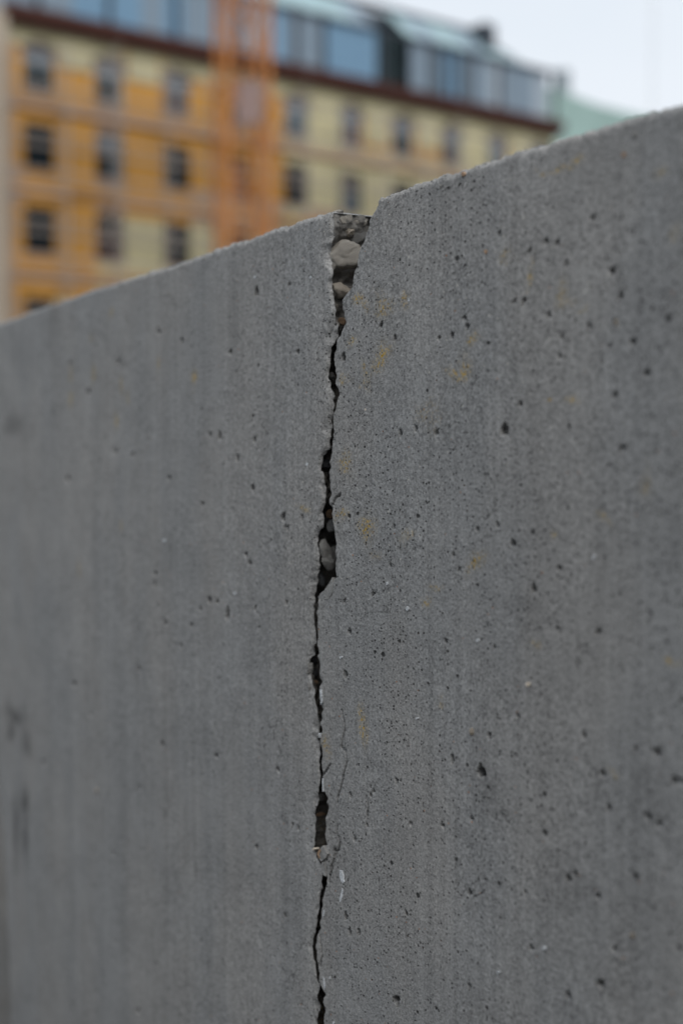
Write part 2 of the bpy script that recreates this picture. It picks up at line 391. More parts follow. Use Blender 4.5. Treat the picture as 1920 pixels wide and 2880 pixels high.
BQ = np.array([0, .35, .62, .80, .90, 1.0, 1.12, 1.3])       # profile of a blow hole: opening narrower than the void
BR = np.array([0, .75, 1.22, 1.28, 1.12, .98, 1.10, 1.3])
BD = np.array([1, .98, .80, .45, .18, .035, .0, 0])
def relief(X, Z, near):
    Y = vnoise(X, Z, 5, 31) * 0.0012 + vnoise(X, Z, 26, 32) * 0.0005 + vnoise(X, Z, 160, 33) * 0.00016
    Y = Y + near * vnoise(X, Z, 420, 34) * 0.00022
    colx = X.mean(0); DX = np.zeros(X.shape); DZ = np.zeros(X.shape)
    for x, z, a, b, d in ph:
        m = 3 * max(a, b)
        c0, c1 = np.searchsorted(colx, (x - m - .03, x + m + .03))
        if c1 <= c0: continue
        xs, zs = X[:, c0:c1], Z[:, c0:c1]
        row = np.where(np.abs(zs - z).min(1) < m)[0]
        if len(row) == 0: continue
        r0, r1 = row[0], row[-1] + 1
        xs, zs = xs[r0:r1], zs[r0:r1]
        an = np.arctan2(zs - z, xs - x); ps = x * 999 + z * 777
        wob = 1 + .18 * np.sin(3 * an + ps) + .12 * np.sin(5 * an + 2 * ps)
        q = np.sqrt(((xs - x) / a) ** 2 + ((zs - z) / b) ** 2) / wob
        if max(a, b) < 0.0011:
            Y[r0:r1, c0:c1] += 2.0 * d * np.clip((1.12 - q) / 0.32, 0, 1) ** 0.6
            continue
        inn = q < 1.3
        k = np.where(inn, np.interp(q, BQ, BR) / np.maximum(q, .05) - 1, 0)
        DX[r0:r1, c0:c1] += k * (xs - x); DZ[r0:r1, c0:c1] += k * (zs - z)
        Y[r0:r1, c0:c1] += np.where(inn, 1.5 * d * np.interp(q, BQ, BD), 0)
    for a, b in gr:
        lo = min(a[0], b[0]) - .035; hi = max(a[0], b[0]) + .035
        c0, c1 = np.searchsorted(colx, (lo, hi))
        if c1 <= c0: continue
        xs, zs = X[:, c0:c1], Z[:, c0:c1]
        d = b - a; L = d @ d
        t = np.clip(((xs - a[0]) * d[0] + (zs - a[1]) * d[1]) / L, 0, 1)
        dist = np.hypot(xs - a[0] - t * d[0], zs - a[1] - t * d[1])
        Y[:, c0:c1] += 0.010 * np.clip(1 - dist / 0.00065, 0, 1)
    return Y, DX, DZ

CAVES = [(772, .003, .009), (790, .002, .006), (672, .003, .006), (870, .004, .004), (1000, .012, .006), (1110, .015, .012)]
RAD = 0.0042
def rows_t():
    # fraction of height: dense where the photograph looks, open towards the ground
    low = np.linspace(0, 0.52, 40, endpoint=False)
    return np.concatenate([low, np.linspace(0.52, 1.0, 860)])
def front(us, left):
    t = rows_t()[:, None]
    if left:
        x_top = edgex(1.7) + us * (crl(1.72) - edgex(1.7))
    else:
        x_top = crr(1.745) + us * (XR - crr(1.745))
    zt = topz(x_top)[None, :] - RAD
    Z = t * zt
    for k in range(2):
        if left: X = edgex(Z) + us[None, :] * (crl(Z) - edgex(Z))
        else: X = crr(Z) + us[None, :] * (XR - crr(Z))
        Z = t * (topz(X) - RAD)
    if left: dist = (crl(Z) - X)
    else: dist = (X - crr(Z))
    Y, DX, DZ = relief(X, Z, np.exp(-np.abs(dist) / 0.2))
    cz = np.clip(vnoise(Z, Z * 0, 38, 91 + left) - .1, 0, 1) * 0.008 + np.clip(vnoise(Z, Z * 0, 140, 93 + left), 0, 1) * 0.005
    wl = 0.0012 + cz * (1 if left else .7)                            # crumbled lip of uneven width along the crack
    rough_ = 1 + .6 * vnoise(X, Z, 300, 95)
    rim = (0.0008 + 0.22 * cz) * np.clip(1 - dist / wl, 0, 1) ** 1.2 * rough_
    Y = Y * np.clip(dist / 0.0012, 0.0, 1) + rim
    if left: Y += 0.006 * np.clip(1 - (X - edgex(Z)) / 0.006, 0, 1) ** 2
    keep = np.clip(dist / 0.0015, 0, 1)
    keep[-1] = 0
    P = np.stack([X + DX * keep, Y, Z + DZ * keep], 2)
    # rounded, chipped top arris and then the top of the block
    extra = []
    xl = X[-1]; y0 = Y[-1]; z0 = Z[-1]
    chip = np.clip(vnoise(xl, xl * 0, 130, 51), 0.1, 1) * 0.0020 + np.clip(vnoise(xl, xl * 0, 520, 52), 0, 1) * 0.0012
    for a in np.linspace(0, 1, 7)[1:]:
        an = a * math.pi / 2
        yy = y0 * (1 - a) + (RAD + chip) * (1 - math.cos(an))
        zz = z0 + (RAD - chip * 0.5) * math.sin(an) + vnoise(xl, xl * 0 + a * .01, 600, 53) * 0.0007
        extra.append(np.stack([xl, yy, zz], 1))
    zt = extra[-1][:, 2]; yt = extra[-1][:, 1]
    for dy in (0.004, 0.01, 0.03, 0.1, 0.3, 0.6, DEPTH):
        k = min(1, dy / 0.1); sm = np.interp(xl, xl[::20], zt[::20])
        extra.append(np.stack([xl, np.maximum(yt + 0.0005, xl * 0 + dy), zt * (1 - k) + sm * k], 1))
    return np.concatenate([P, np.stack(extra)], 0)

def side(zs, xs_front, yf, left):
    """broken face inside the crack, from the front arris back into the block"""
    ys = np.concatenate([np.linspace(0, 0.075, 60) ** 1.0, np.geomspace(0.08, DEPTH, 24)])
    Zg = np.repeat(zs[:, None], len(ys), 1); Yg = np.repeat(ys[None, :], len(zs), 0)
    env = np.clip(Yg / 0.006, 0, 1)
    n = vnoise(Yg, Zg, 34, 61) * 0.005 + vnoise(Yg, Zg, 85, 62) * 0.0048 + vnoise(Yg, Zg, 210, 63) * 0.0026 + vnoise(Yg, Zg, 480, 64) * 0.0011
    xl = crl(zs)
    low = np.clip((1.655 - zs) / 0.05, 0, 1)[:, None]              # wide notch above, undercut slit below
    Xl = xl[:, None] + env * n - 0.003 * env - low * 0.011 * np.clip(Yg / 0.009, 0, 1)
    for v_, hh, dp in CAVES:
        zc = on_break(955, v_, 0.0).z
        Xl = Xl - dp * np.exp(-((Zg - zc + vnoise(Yg, Zg, 60, 66) * .003) / hh) ** 2) * np.clip(Yg / 0.005, 0, 1)
    if left: X = Xl
    else:
        gap = np.maximum(xs_front - xl, 0.001)
        xd = Xl + 0.0035 + (gap * 0.35)[:, None] * np.exp(-Yg / 0.25)
        k = np.clip(Yg / (0.32 - 0.23 * low), 0, 1) ** 0.8
        X = xs_front[:, None] * (1 - k) + np.maximum(xd, Xl + .002) * k + (1 - k) * env * n * 0.35
    Y = np.maximum(Yg, yf[:, None])
    return np.stack([X, Y, Zg], 2)

stele = empty('concrete_stele', (0, 0, 0))
tag(stele, 'grey cast concrete stele split by a long vertical crack with bare pebbles', 'stele', 'concrete steles in a grid')
# column spacing: fine at the crack, wider away from it
def spaced(n, k):                              # 0..1, dense near 1
    a = np.linspace(0, 1, n); return 1 - ((np.exp(k * (1 - a)) - 1) / (math.exp(k) - 1))
uL = spaced(430, 1.5)
uR = np.concatenate([np.linspace(0, 0.19, 470), np.linspace(0.19, 1, 130)[1:]])
LICHEN = [(1015,840,14,22,1),(1077,852,20,26,1),(1137,838,16,22,.9),(1070,995,22,32,1),(1092,985,18,16,.8),(985,955,14,16,.8),(972,1050,16,14,.9),
 (1040,1050,14,30,.9),(1020,1020,10,12,.8),(975,1315,20,26,1),(1010,1075,8,10,.7),(968,1450,16,20,.9),(1035,1480,18,34,.9),(1485,760,6,40,.8),
 (1434,722,14,22,.7),(1588,828,14,16,.9),(1634,860,10,16,.7),(1338,970,20,14,1),(1305,1035,16,28,1),(1273,1062,22,12,1),(1540,1126,14,8,1),
 (1615,1131,8,10,1),(1338,1572,16,24,1.3),(1810,1370,16,36,1),(1690,1470,14,10,.8),(1019,2046,12,45,.9),(921,2098,16,26,.8),(313,877,7,16,1),
 (339,1075,10,25,1),(359,1115,8,14,1),(195,1133,8,22,1),(321,1185,7,22,1),(442,1030,7,18,1),(548,1075,6,18,1),(252,950,7,16,.9),(258,1050,9,32,.8),
 (195,1052,8,16,.9),(227,1598,7,18,.9),(344,1488,7,12,.9),(855,1417,18,10,1),(1620,452,16,14,1),(1580,460,12,10,1),(1540,470,18,8,.7),
 (1835,503,14,16,.7),(1890,660,18,26,.8),(1560,1480,12,14,.6),(1150,1490,14,14,.7),(1225,1650,16,10,.7),(1880,1860,14,14,.9),(1715,2155,10,10,.8),
 (1200,1690,12,16,.6),(1230,1960,14,16,.6),(1500,1800,8,14,.6),(945,620,8,20,.8),(1200,1170,30,40,.35),(1060,1560,20,20,.5),(1140,1500,12,30,.6)]
SOOT = [(40,2005,50,24,1),(30,2055,20,24,.9),(75,2090,26,30,.8),(70,2255,24,40,1.1),(45,2330,13,90,1),(72,2340,13,80,1),(40,1190,60,26,.5),
 (1370,2220,34,60,.35),(1800,2230,44,60,.25),(1480,1730,44,56,.25),(1620,2520,60,40,.25),(1780,2550,60,90,.25),(650,880,26,120,.25),(1500,1240,16,200,.12),
 (150,900,30,120,.2),(1700,1500,18,300,.15),(1250,1200,14,200,.12),(930,1700,10,10,.0)]
def stain(me, F):
    X, Z = F[:, :, 0], F[:, :, 2]
    for nm, lst, sd in (('lichen', LICHEN, 71), ('soot', SOOT, 81)):
        A = np.zeros(X.shape)
        wx_ = X + vnoise(X, Z, 70, sd) * .006; wz_ = Z + vnoise(X, Z, 70, sd + 1) * .006
        for u, v, a, b, st in lst:
            x, z = on_wall(u, v); d = (Vector((x, 0, z)) - CAM).length / FPX
            q = ((wx_ - x) / (a * d / .62)) ** 2 + ((wz_ - z) / (b * d * (.85 if nm == 'lichen' else 1))) ** 2
            A = np.maximum(A, st * np.exp(-q * 0.9))
        at = me.attributes.new(nm, 'FLOAT', 'POINT'); at.data.foreach_set('value', A.astype(np.float32).ravel())
def make_slab(left):
    us = uL if left else uR
    F = front(us, left)
    nrow = len(rows_t())
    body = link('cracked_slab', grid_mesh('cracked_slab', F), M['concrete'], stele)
    stain(body.data, F)
    body['label'] = 'slab beyond the crack with a broken inner edge' if left else 'slab whose sharp edge overlaps the crack'
    col = -1 if left else 0
    fr = F[:nrow, col]; fz = fr[:, 2]
    S = side(fz, fr[:, 0], fr[:, 1], left)
    # let the broken face run up to the top of the block
    topc = F[nrow:, col]
    cap = S[-1:].copy(); cap[0, :, 2] = np.interp(cap[0, :, 1], topc[:, 1], topc[:, 2]); S = np.concatenate([S, cap], 0)
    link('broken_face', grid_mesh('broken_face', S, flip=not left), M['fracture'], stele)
    # outer end and back of the slab, down to the ground
    b = MB()
    e = F[:nrow:12, 0 if left else -1]; e = np.concatenate([e, F[-1:, 0 if left else -1]]); e[-1, 1] = e[0, 1]
    n = len(e)
    for p in e: b.v += [(p[0], p[1], p[2]), (p[0], DEPTH, p[2])]
    for i in range(n - 1):
        q = (2*i, 2*i+2, 2*i+3, 2*i+1); b.f.append(q if left else q[::-1]); b.m.append(0)
    bk = F[-1, ::10 if left else 12]; k0 = len(b.v)
    bk = np.concatenate([bk, F[-1:, -1]])
    for p in bk: b.v += [(p[0], DEPTH, 0), (p[0], DEPTH, p[2])]
    for i in range(len(bk) - 1):
        b.f.append((k0 + 2*i, k0 + 2*i+1, k0 + 2*i+3, k0 + 2*i+2)); b.m.append(0)
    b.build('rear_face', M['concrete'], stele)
make_slab(True); make_slab(False)

# ------------------------------------------------------------------ stones bedded in the broken face
def stone_mesh(name, seed, rough=0.22, facets=0, sub=4):
    import bmesh
    bm = bmesh.new(); bmesh.ops.create_icosphere(bm, subdivisions=sub, radius=1)
    r = random.Random(seed)
    dirs = [Vector((r.gauss(0, 1), r.gauss(0, 1), r.gauss(0, 1))).normalized() for _ in range(14)]
    offs = [r.uniform(0.55, 0.9) for _ in dirs]
    for v in bm.verts:
        p = v.co.normalized(); rad = 1.0
        for k in range(facets):
            c = p.dot(dirs[k])
            if c > 0.05: rad = min(rad, offs[k] / c)
        s2 = sum(math.sin(3.1 * p.dot(d) * (1 + i * .35) + i) for i, d in enumerate(dirs[:6])) / 6
        q = p * 2.3 + Vector((seed * 1.7, seed * .9, 3))
        fn = noise.fractal(q, 1.0, 2.1, 5) ; cr_ = abs(noise.noise(q * 1.6))
        v.co = p * rad * (1 + rough * s2 + .11 * fn - .05 * max(0, .12 - cr_) / .12)
    me = bpy.data.meshes.new(name); bm.to_mesh(me); bm.free()
    me.polygons.foreach_set('use_smooth', [True] * len(me.polygons))
    return me
SX = -0.004
def stone(u, v, wpx, hpx, mat, seed, facets=0, out=0.5, rough=0.22, tilt=0.0, X=None, thick=None, name='pebble'):
    p = on_break(u, v, 0.0)
    for _ in range(3): p = on_break(u, v, float(crl(p.z)) + (SX if X is None else X))
    d = (p - CAM).length; sx = d / FPX
    o = link(name, stone_mesh(name, seed, rough, facets), M[mat], stele)
    # on the broken face a picture width runs along the depth Y, a height along Z
    dy = wpx * sx / abs(RT.y) * 0.5; dz = hpx * sx * 0.5
    th = thick or min(dy, dz) * 0.9
    o.location = (p.x + th * (out - 0.5), p.y, p.z)
    o.scale = (th, dy * 1.02, dz * 1.02); o.rotation_euler = (tilt, 0, 0)
    return o
stone(965, 719, 92, 78, 'pebble', 4, 3, 0.8, 0.07, 0.35, thick=0.014)
stone(958, 820, 62, 46, 'cream', 7, 8, 0.7, 0.16, -0.3, thick=0.007)
stone(966, 622, 34, 34, 'pebble', 9, 5, 0.6, 0.3, thick=0.004)
stone(941, 626, 20, 26, 'greystone', 12, 5, 0.6, 0.3, thick=0.003)
stone(1012, 624, 56, 28, 'pebble', 13, 7, 0.55, 0.34, 0.3, thick=0.005)
stone(951, 597, 24, 14, 'pebble', 17, 5, 0.6, 0.3, thick=0.004)
stone(984, 652, 24, 28, 'cream', 19, 6, 0.45, 0.34, -.5, thick=0.004)
stone(1012, 668, 56, 40, 'greystone', 20, 9, 0.3, 0.12, 0.5, thick=0.005)
stone(960, 905, 26, 22, 'brickchip', 23, 3, 0.9, 0.2)
stone(946, 912, 14, 18, 'pebble', 24, 3, 0.9, 0.2)
stone(932, 1058, 20, 22, 'greystone', 26, 3, 0.7, 0.2)
stone(917, 1305, 22, 26, 'basalt', 27, 5, 0.8, 0.1)
stone(914, 1545, 34, 62, 'quartz', 31, 7, 0.9, 0.14, 0.2, X=-0.001)
stone(920, 1583, 40, 48, 'quartz', 33, 6, 0.75, 0.16, -0.3, X=-0.001)
stone(937, 1560, 22, 50, 'quartz', 35, 6, 0.6, 0.16, X=-0.001)
stone(930, 1480, 24, 38, 'greystone', 36, 5, 0.8, 0.12, X=-0.001)
stone(928, 1446, 22, 26, 'brickchip', 39, 3, 0.5, 0.2)
stone(902, 1630, 30, 40, 'basalt', 40, 4, 0.5, 0.2)
stone(888, 1706, 10, 28, 'greystone', 42, 4, 0.9, 0.1)
stone(880, 1858, 18, 24, 'basalt', 43, 5, 0.95, 0.1, X=SX - .004)
stone(882, 1892, 22, 28, 'basalt', 45, 5, 0.95, 0.1, X=SX - .004)
stone(884, 1919, 18, 14, 'brickchip', 46, 3, 0.95, 0.2, X=SX - .004)
stone(902, 2240, 16, 22, 'greystone', 48, 4, 0.9, 0.1)
stone(900, 2290, 26, 10, 'brickchip', 50, 4, 0.6, 0.2)

# chips and flecks lying flush in the front face
def flake(pts, mat, name, t=0.0012, base=0.0004):
    q = [on_wall(u, v) for u, v in pts]; b = MB()
    if sum(q[i][0]*q[(i+1)%len(q)][1]-q[(i+1)%len(q)][0]*q[i][1] for i in range(len(q))) < 0: q = q[::-1]
    b.poly_prism(q, -t, 0.003)
    return b.build(name, M[mat], stele)
flake([(938,1624),(940,1650),(937,1668),(928,1684),(915,1686),(913,1668),(917,1657),(928,1641)], 'greystone', 'stone_chip', 0.0010)
flake([(904,2386),(912,2378),(919,2390),(925,2402),(920,2413),(908,2422),(902,2414),(898,2400)], 'greystone', 'stone_chip', 0.0014)
flake([(898,2400),(904,2387),(908,2391),(903,2402),(906,2414),(902,2412)], 'brickchip', 'stone_chip', 0.0017)
flake([(907,2424),(914,2424),(917,2445),(918,2464),(912,2460),(908,2445)], 'greystone', 'stone_chip', 0.0008)
flake([(867,1864),(869,1880),(867,1894),(857,1893),(860,1878)], 'greystone', 'stone_chip', 0.0008)
flake([(863,1920),(869,1922),(872,1932),(870,1941),(866,1938)], 'greystone', 'stone_chip', 0.0009)
for fl in ([(901,1938),(906,1938),(907,1957),(908,1975),(903,1982),(904,1970),(902,1955)],
           [(957,2447),(962,2448),(967,2462),(970,2480),(966,2486),(961,2478),(957,2465)],
           [(964,2497),(967,2505),(965,2520),(960,2535),(957,2537),(957,2525),(961,2512)],
           [(908,2189),(911,2190),(911,2226),(909,2227)],[(911,2558),(914,2557),(913,2572),(910,2580)],
           [(911,2748),(914,2750),(916,2775),(914,2784),(912,2768)],[(928,2745),(930,2745),(930,2753),(928,2753)],
           [(898,2062),(901,2064),(900,2075),(898,2073)]):
    flake(fl, 'white', 'white_fleck', 0.0007)
def speck(u, v, r, mat, name='white_fleck'):
    ns = random.Random(u * 7 + v)
    flake([(u + r * ns.uniform(.6, 1.1) * math.cos(a), v + 1.35 * r * ns.uniform(.6, 1.1) * math.sin(a)) for a in np.linspace(0, 6.28, 8)[:-1]], mat, name, 0.0009)
for u, v, r, mt in ((1148,1712,5,'white'),(1345,1801,4,'white'),(465,1520,5.5,'white'),(876,780,3.5,'white'),(1153,844,3.5,'white'),
                    (1170,918,4,'white'),(1120,690,5,'greystone'),(1783,378,8,'greystone'),(1672,1566,4.5,'white'),(663,1668,3.5,'white'),
                    (1091,1641,3.5,'white'),(1174,2020,2.5,'white'),(574,727,4.5,'greystone'),(719,779,3,'white'),(1403,2734,4,'white'),
                    (1485,1924,5,'cream'),(1531,2666,4.5,'white'),(961,1848,3.5,'white'),(1237,524,6,'greystone'),(940,2876,3,'white'),
                    (866,1305,4,'white'),(862,1326,3.5,'cream'),(1050,1134,3,'cream'),(1030,1152,3,'cream'),(976,1373,3,'brickchip'),
                    (960,1333,3,'brickchip'),(1368,709,5,'brickchip'),(1304,490,6,'brickchip'),(1755,435,6,'brickchip'),(884,2388,3,'cream')):
    speck(u, v, r, mt, 'white_fleck' if mt == 'white' else 'sand_grain')
# pale pebbles sitting in three large blow holes
for u, v, r in ((1325, 2058, 9), (1733, 908, 10), (272, 2222, 8), (1776, 2630, 8)):
    x, z = on_wall(u, v)
    for d in ((x, z + .004),): pass
    o = link('bedded_pebble', stone_mesh('bedded_pebble', int(u), 0.12, 3, 2), M['cream'], stele)
    sc = r * (Vector((x, 0, z)) - CAM).length / FPX
    o.location = (x, 0.0008, z); o.scale = (sc, 0.0022, sc * 1.4)

# ------------------------------------------------------------------ neighbouring steles; the last two are unseen, added to shade the cracked face
def plain_stele(loc, rz, sx, sy, h, tilt, label):
    e = empty('concrete_stele', loc, rz)
    tag(e, label, 'stele', 'concrete steles in a grid')
    c = 0.006; b = MB(); n = 14
    for iz, (z, ins) in enumerate([(0, 0), (h * .5, 0), (h - c, 0), (h, c)]):
        dx = tilt * z
        b.v += [(ins + dx, ins, z), (sx - ins + dx, ins, z), (sx - ins + dx, sy - ins, z + (0.01 if iz > 1 else 0)), (ins + dx, sy - ins, z + (0.01 if iz > 1 else 0))]
    for k in range(3):
        for i in range(4):
            j = (i + 1) % 4; b.f.append((4*k+i, 4*k+j, 4*k+4+j, 4*k+4+i)); b.m.append(0)
    b.f.append((12, 13, 14, 15)); b.m.append(0)
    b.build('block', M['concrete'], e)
plain_stele((-3.98, 0, 0), 0, 2.38, .95, 1.55, .006, 'lower concrete stele across the alley from the cracked one\'s end')
plain_stele((-2.78, -1.92, 0), 0, 2.38, .95, 1.10, -.004, 'unseen waist-high concrete stele added across the alley to shade the cracked face')
plain_stele((.55, -1.92, 0), 0, 2.38, .95, 1.85, .003, 'unseen head-high concrete stele added across the alley to darken the uncracked end')

# ------------------------------------------------------------------ apartment block under renovation
M['ochre'] = make_plain('ochre_plaster', (0.56, 0.29, 0.07), 0.45, 0.35)
M['deepochre'] = make_plain('raw_ochre_plaster', (0.52, 0.23, 0.045), 0.22, 0.5)
M['pale'] = make_plain('pale_yellow_plaster', (0.56, 0.51, 0.315), 0.35, 0.35)
M['mauve'] = make_plain('primed_plaster', (0.40, 0.28, 0.20), 0.2, 0.6)
M['winframe'] = make_plain('window_frame_paint', (0.40, 0.45, 0.48), 0.1, 2)
M['darkframe'] = make_plain('dark_window_frame', (0.03, 0.022, 0.024), 0.1, 2)
M['glass'] = make_plain('window_glass', (0.010, 0.018, 0.023), 0.15, 0.8, 0.4, 0.06)
M['blueglass'] = make_plain('bluish_glass', (0.05, 0.085, 0.11), 0.3, 0.8, 0.25, 0.3)
M['skyglass'] = make_plain('painted_reflection_glass', (0.16, 0.2, 0.24), 0.15, 0.8, 0.15, 0.6)  # pale base colour paints in the sky reflected by the panes
M['blind'] = make_plain('brown_blind', (0.06, 0.038, 0.04), 0.2, 1)
M['cornice'] = make_plain('oxide_red_cornice', (0.065, 0.022, 0.015), 0.35, 1)
M['sheetA'] = make_plain('blue_grey_sheeting', (0.25, 0.32, 0.39), 0.15, 0.8, 0.5, vscale=(3, 1, .3))
M['sheetB'] = make_plain('slate_sheeting', (0.12, 0.155, 0.19), 0.15, 0.8, 0.5, vscale=(3, 1, .3))
M['sheetC'] = make_plain('bright_blue_sheeting', (0.20, 0.34, 0.48), 0.15, 0.8, 0.5, vscale=(3, 1, .3))
M['sheetD'] = make_plain('pale_sheeting', (0.40, 0.46, 0.52), 0.15, 0.8, 0.5, vscale=(3, 1, .3))
M['roofglass'] = make_plain('teal_roof_sheeting', (0.33, 0.47, 0.50), 0.18, 0.4, 0.35)
M['darkpost'] = make_plain('dark_steel', (0.05, 0.06, 0.075), 0.2, 2)
M['opening'] = make_plain('dark_interior', (0.02, 0.035, 0.04), 0.3, 0.7)
M['teal'] = make_plain('patinated_copper', (0.24, 0.34, 0.315), 0.3, 0.35)
M['beige'] = make_plain('beige_render', (0.46, 0.39, 0.31), 0.12, 0.5)
M['roofgrey'] = make_plain('zinc_roof', (0.36, 0.40, 0.43), 0.12, 0.5)
M['tube'] = make_plain('galvanised_tube', (0.36, 0.32, 0.29), 0.15, 3, 0.5)
M['board'] = make_plain('scaffold_board', (0.34, 0.19, 0.11), 0.3, 1.2)
M['toe'] = make_plain('toe_board', (0.42, 0.29, 0.21), 0.3, 1.2)
M['crane'] = make_plain('orange_crane_paint', (0.50, 0.19, 0.045), 0.2, 1.5, 0.5)
M['cranegrey'] = make_plain('mauve_grey_panel', (0.30, 0.21, 0.19), 0.2, 1.5)

FA = math.radians(51.5)                                        # facade heading, right of the view
edir = RT * math.sin(FA) + FH * math.cos(FA)
BRZ = math.atan2(edir.y, edir.x)
bld = empty('apartment_building', field(-13.7, 62.0), BRZ)     # local x along the facade, y back, z up
tag(bld, 'long ochre and pale yellow apartment block under renovation behind scaffolding', 'building')
L0, L1, BD = -0.9, 33.1, 14.0
NCOL, PITCHX, WW = 10, 3.48, 1.45
wx = [0.0 + PITCHX * k for k in range(NCOL)]
ROWS = [(0.9, 3.4), (4.6, 6.2), (6.8, 8.75), (10.7, 12.7), (14.3, 16.3), (17.65, 19.55)]
CORN = 20.3
# facade cells: which plaster is where (column, level from the top)
def plaster(ix, iz, r):
    # iz counts spandrels / window bands from ground (0..12)
    x = ix * PITCHX / 2
    n = r.random()
    if iz >= 12: return 1 if n < .85 else 0                                    # frieze under the cornice
    if iz == 11: return 0 if x < 16 else (0 if n < .5 else 1)
    if iz in (9, 10): return (3 if iz == 10 and n < .4 else 0) if x < 14 else (0 if n < .25 else 1)
    if iz == 8: return (3 if n < .5 else 0) if x < 9 else (3 if n < .3 else 1)
    if iz == 7: return 0 if x < 5.5 else 1
    if iz == 6: return (0 if x < 3.5 else 1)
    if iz == 5: return 0 if x < 2.6 else 1
    return 0 if x < 3.5 else (1 if n < .8 else 0)
PM = [M['ochre'], M['pale'], M['deepochre'], M['mauve']]
xs = [L0]
for x in wx: xs += [x, x + WW]
xs.append(L1)
zs_ = [0.0]
for a, c in ROWS: zs_ += [a, c]
zs_.append(CORN)
wb = MB(); rr = random.Random(3); TW = 0.45
for i in range(len(xs) - 1):
    for j in range(len(zs_) - 1):
        if i % 2 == 1 and j % 2 == 1: continue
        wb.box(xs[i], xs[i+1], 0, TW, zs_[j], zs_[j+1], plaster(i, j, rr))
wb.box(L0, L1, BD - .4, BD, 0, CORN, 1); wb.box(L0, L0 + .4, TW, BD - .4, 0, CORN, 0); wb.box(L1 - .4, L1, TW, BD - .4, 0, CORN, 1)
wb.box(L0 + .4, L1 - .4, TW, BD - .4, CORN - .3, CORN, 1)
wb.build('wall', PM, bld)
# windows: shared meshes, one object each
fr = MB(); q = .07
for a in ((0, q, 0, 1.65), (WW - q, WW, 0, 1.65), (q, WW - q, 0, q), (q, WW - q, 1.65 - q, 1.65), (q, WW - q, 1.0, 1.06), (WW/2 - .03, WW/2 + .03, q, 1.0)):
    fr.box(a[0], a[1], .05, .12, a[2], a[3])
frame_me = {}
for nm in ('winframe', 'darkframe'):
    frame_me[nm] = fr.mesh('window'); frame_me[nm].materials.append(M[nm])
pane_lo = MB().box(q, WW/2 - .03, .08, .095, q, 1.0).mesh('pane'); pane_lo.materials.append(M['glass'])
pane_hi = MB().box(q, WW - q, .08, .095, 1.06, 1.65 - q).mesh('pane'); pane_hi.materials.append(M['glass'])
PK = [pane_lo, pane_lo]
for mm in ('blueglass', 'blind'):
    PK.append(MB().box(q, WW/2 - .03, .08, .095, q, 1.0).mesh('pane')); PK[-1].materials.append(M[mm])
pane_hi_top = MB().box(q, WW - q, .08, .095, 1.06, 1.65 - q).mesh('pane'); pane_hi_top.materials.append(M['skyglass'])
blind_me = MB().box(q, WW - q, .125, .14, .45, 1.3).mesh('blind'); blind_me.materials.append(M['blind'])
sill_me = MB().box(-.06, WW + .06, -.10, .05, -.08, -.004).mesh('sill'); sill_me.materials.append(M['toe'])
arch = MB()
arch.poly_prism([(-.12, 1.2), (WW + .12, 1.2), (WW + .12, 1.68)] + [(WW/2 + (WW/2 + .12) * math.cos(t), 1.68 + .32 * math.sin(t)) for t in np.linspace(.3, 2.84, 7)] + [(-.12, 1.68)], -.09, -.004)
room = MB().box(L0 + .5, L1 - .5, 1.6, 1.7, 0.2, CORN - .4)
room.build('inner_wall', M['opening'], bld)
hood = MB(); hood.poly_prism([(-.14, 1.5), (WW*.5, 1.62), (WW + .14, 1.5), (WW + .14, 1.66), (WW * .75, 1.84), (WW * .5, 1.9), (WW * .25, 1.84), (-.14, 1.66)], -.12, -.004)
hood_me = hood.mesh('window_hood'); hood_me.materials.append(M['blind'])
curt_me = MB().box(q, WW - q, .125, .14, .62, 1.02).mesh('curtain'); curt_me.materials.append(M['winframe'])
for j, (a, c) in enumerate(ROWS):
    for k, x in enumerate(wx):
        top = j == 5
        o = link('window', frame_me['winframe' if top else 'darkframe'], None, bld)
        o.location = (x, 0, a); o.scale = (1, 1, (c - a) / 1.65)
        pk = rr.choice(PK)
        for me, dx in ((pk, 0), (pk if rr.random() < .7 else rr.choice(PK), WW/2 - .04), (pane_hi_top if (top or rr.random() < .2) else pane_hi, 0)):
            p = link('pane', me, None, o); p.location = (dx, 0, 0)
        link('sill', sill_me, None, o)
        if top: link('window_hood', hood_me, None, o); link('curtain', curt_me, None, o)
        elif rr.random() < .75:
            p = link('blind', blind_me, None, o); p.location = (0, 0, rr.uniform(-.1, .25))
# pale insulation boards fixed between the top windows
r5 = random.Random(2)
for k in range(NCOL - 1):
    if k in (2, 3): continue
    MB().box(wx[k] + WW + .16, wx[k+1] - .16, -.06, -.004, (18.75 if k < 2 else 18.2) + r5.uniform(-.15, .15), CORN - .05).build('insulation_board', M['pale'], bld)
# string courses and cornice
for z, h, m_, pr in ((16.9, .28, 'mauve', .18), (13.45, .22, 'ochre', .14), (9.8, .3, 'ochre', .16), (6.55, .22, 'ochre', .12), (3.8, .35, 'mauve', .2)):
    MB().box(L0 - .05, L1 + .05, -pr, -.003, z, z + h).build('string_course', M[m_], bld)
MB().box(L0 - .2, L1 + .2, -.4, .5, CORN + .003, CORN + .2).box(L0 - .3, L1 + .3, -.6, .5, CORN + .2, CORN + .78).build('cornice', M['cornice'], bld)
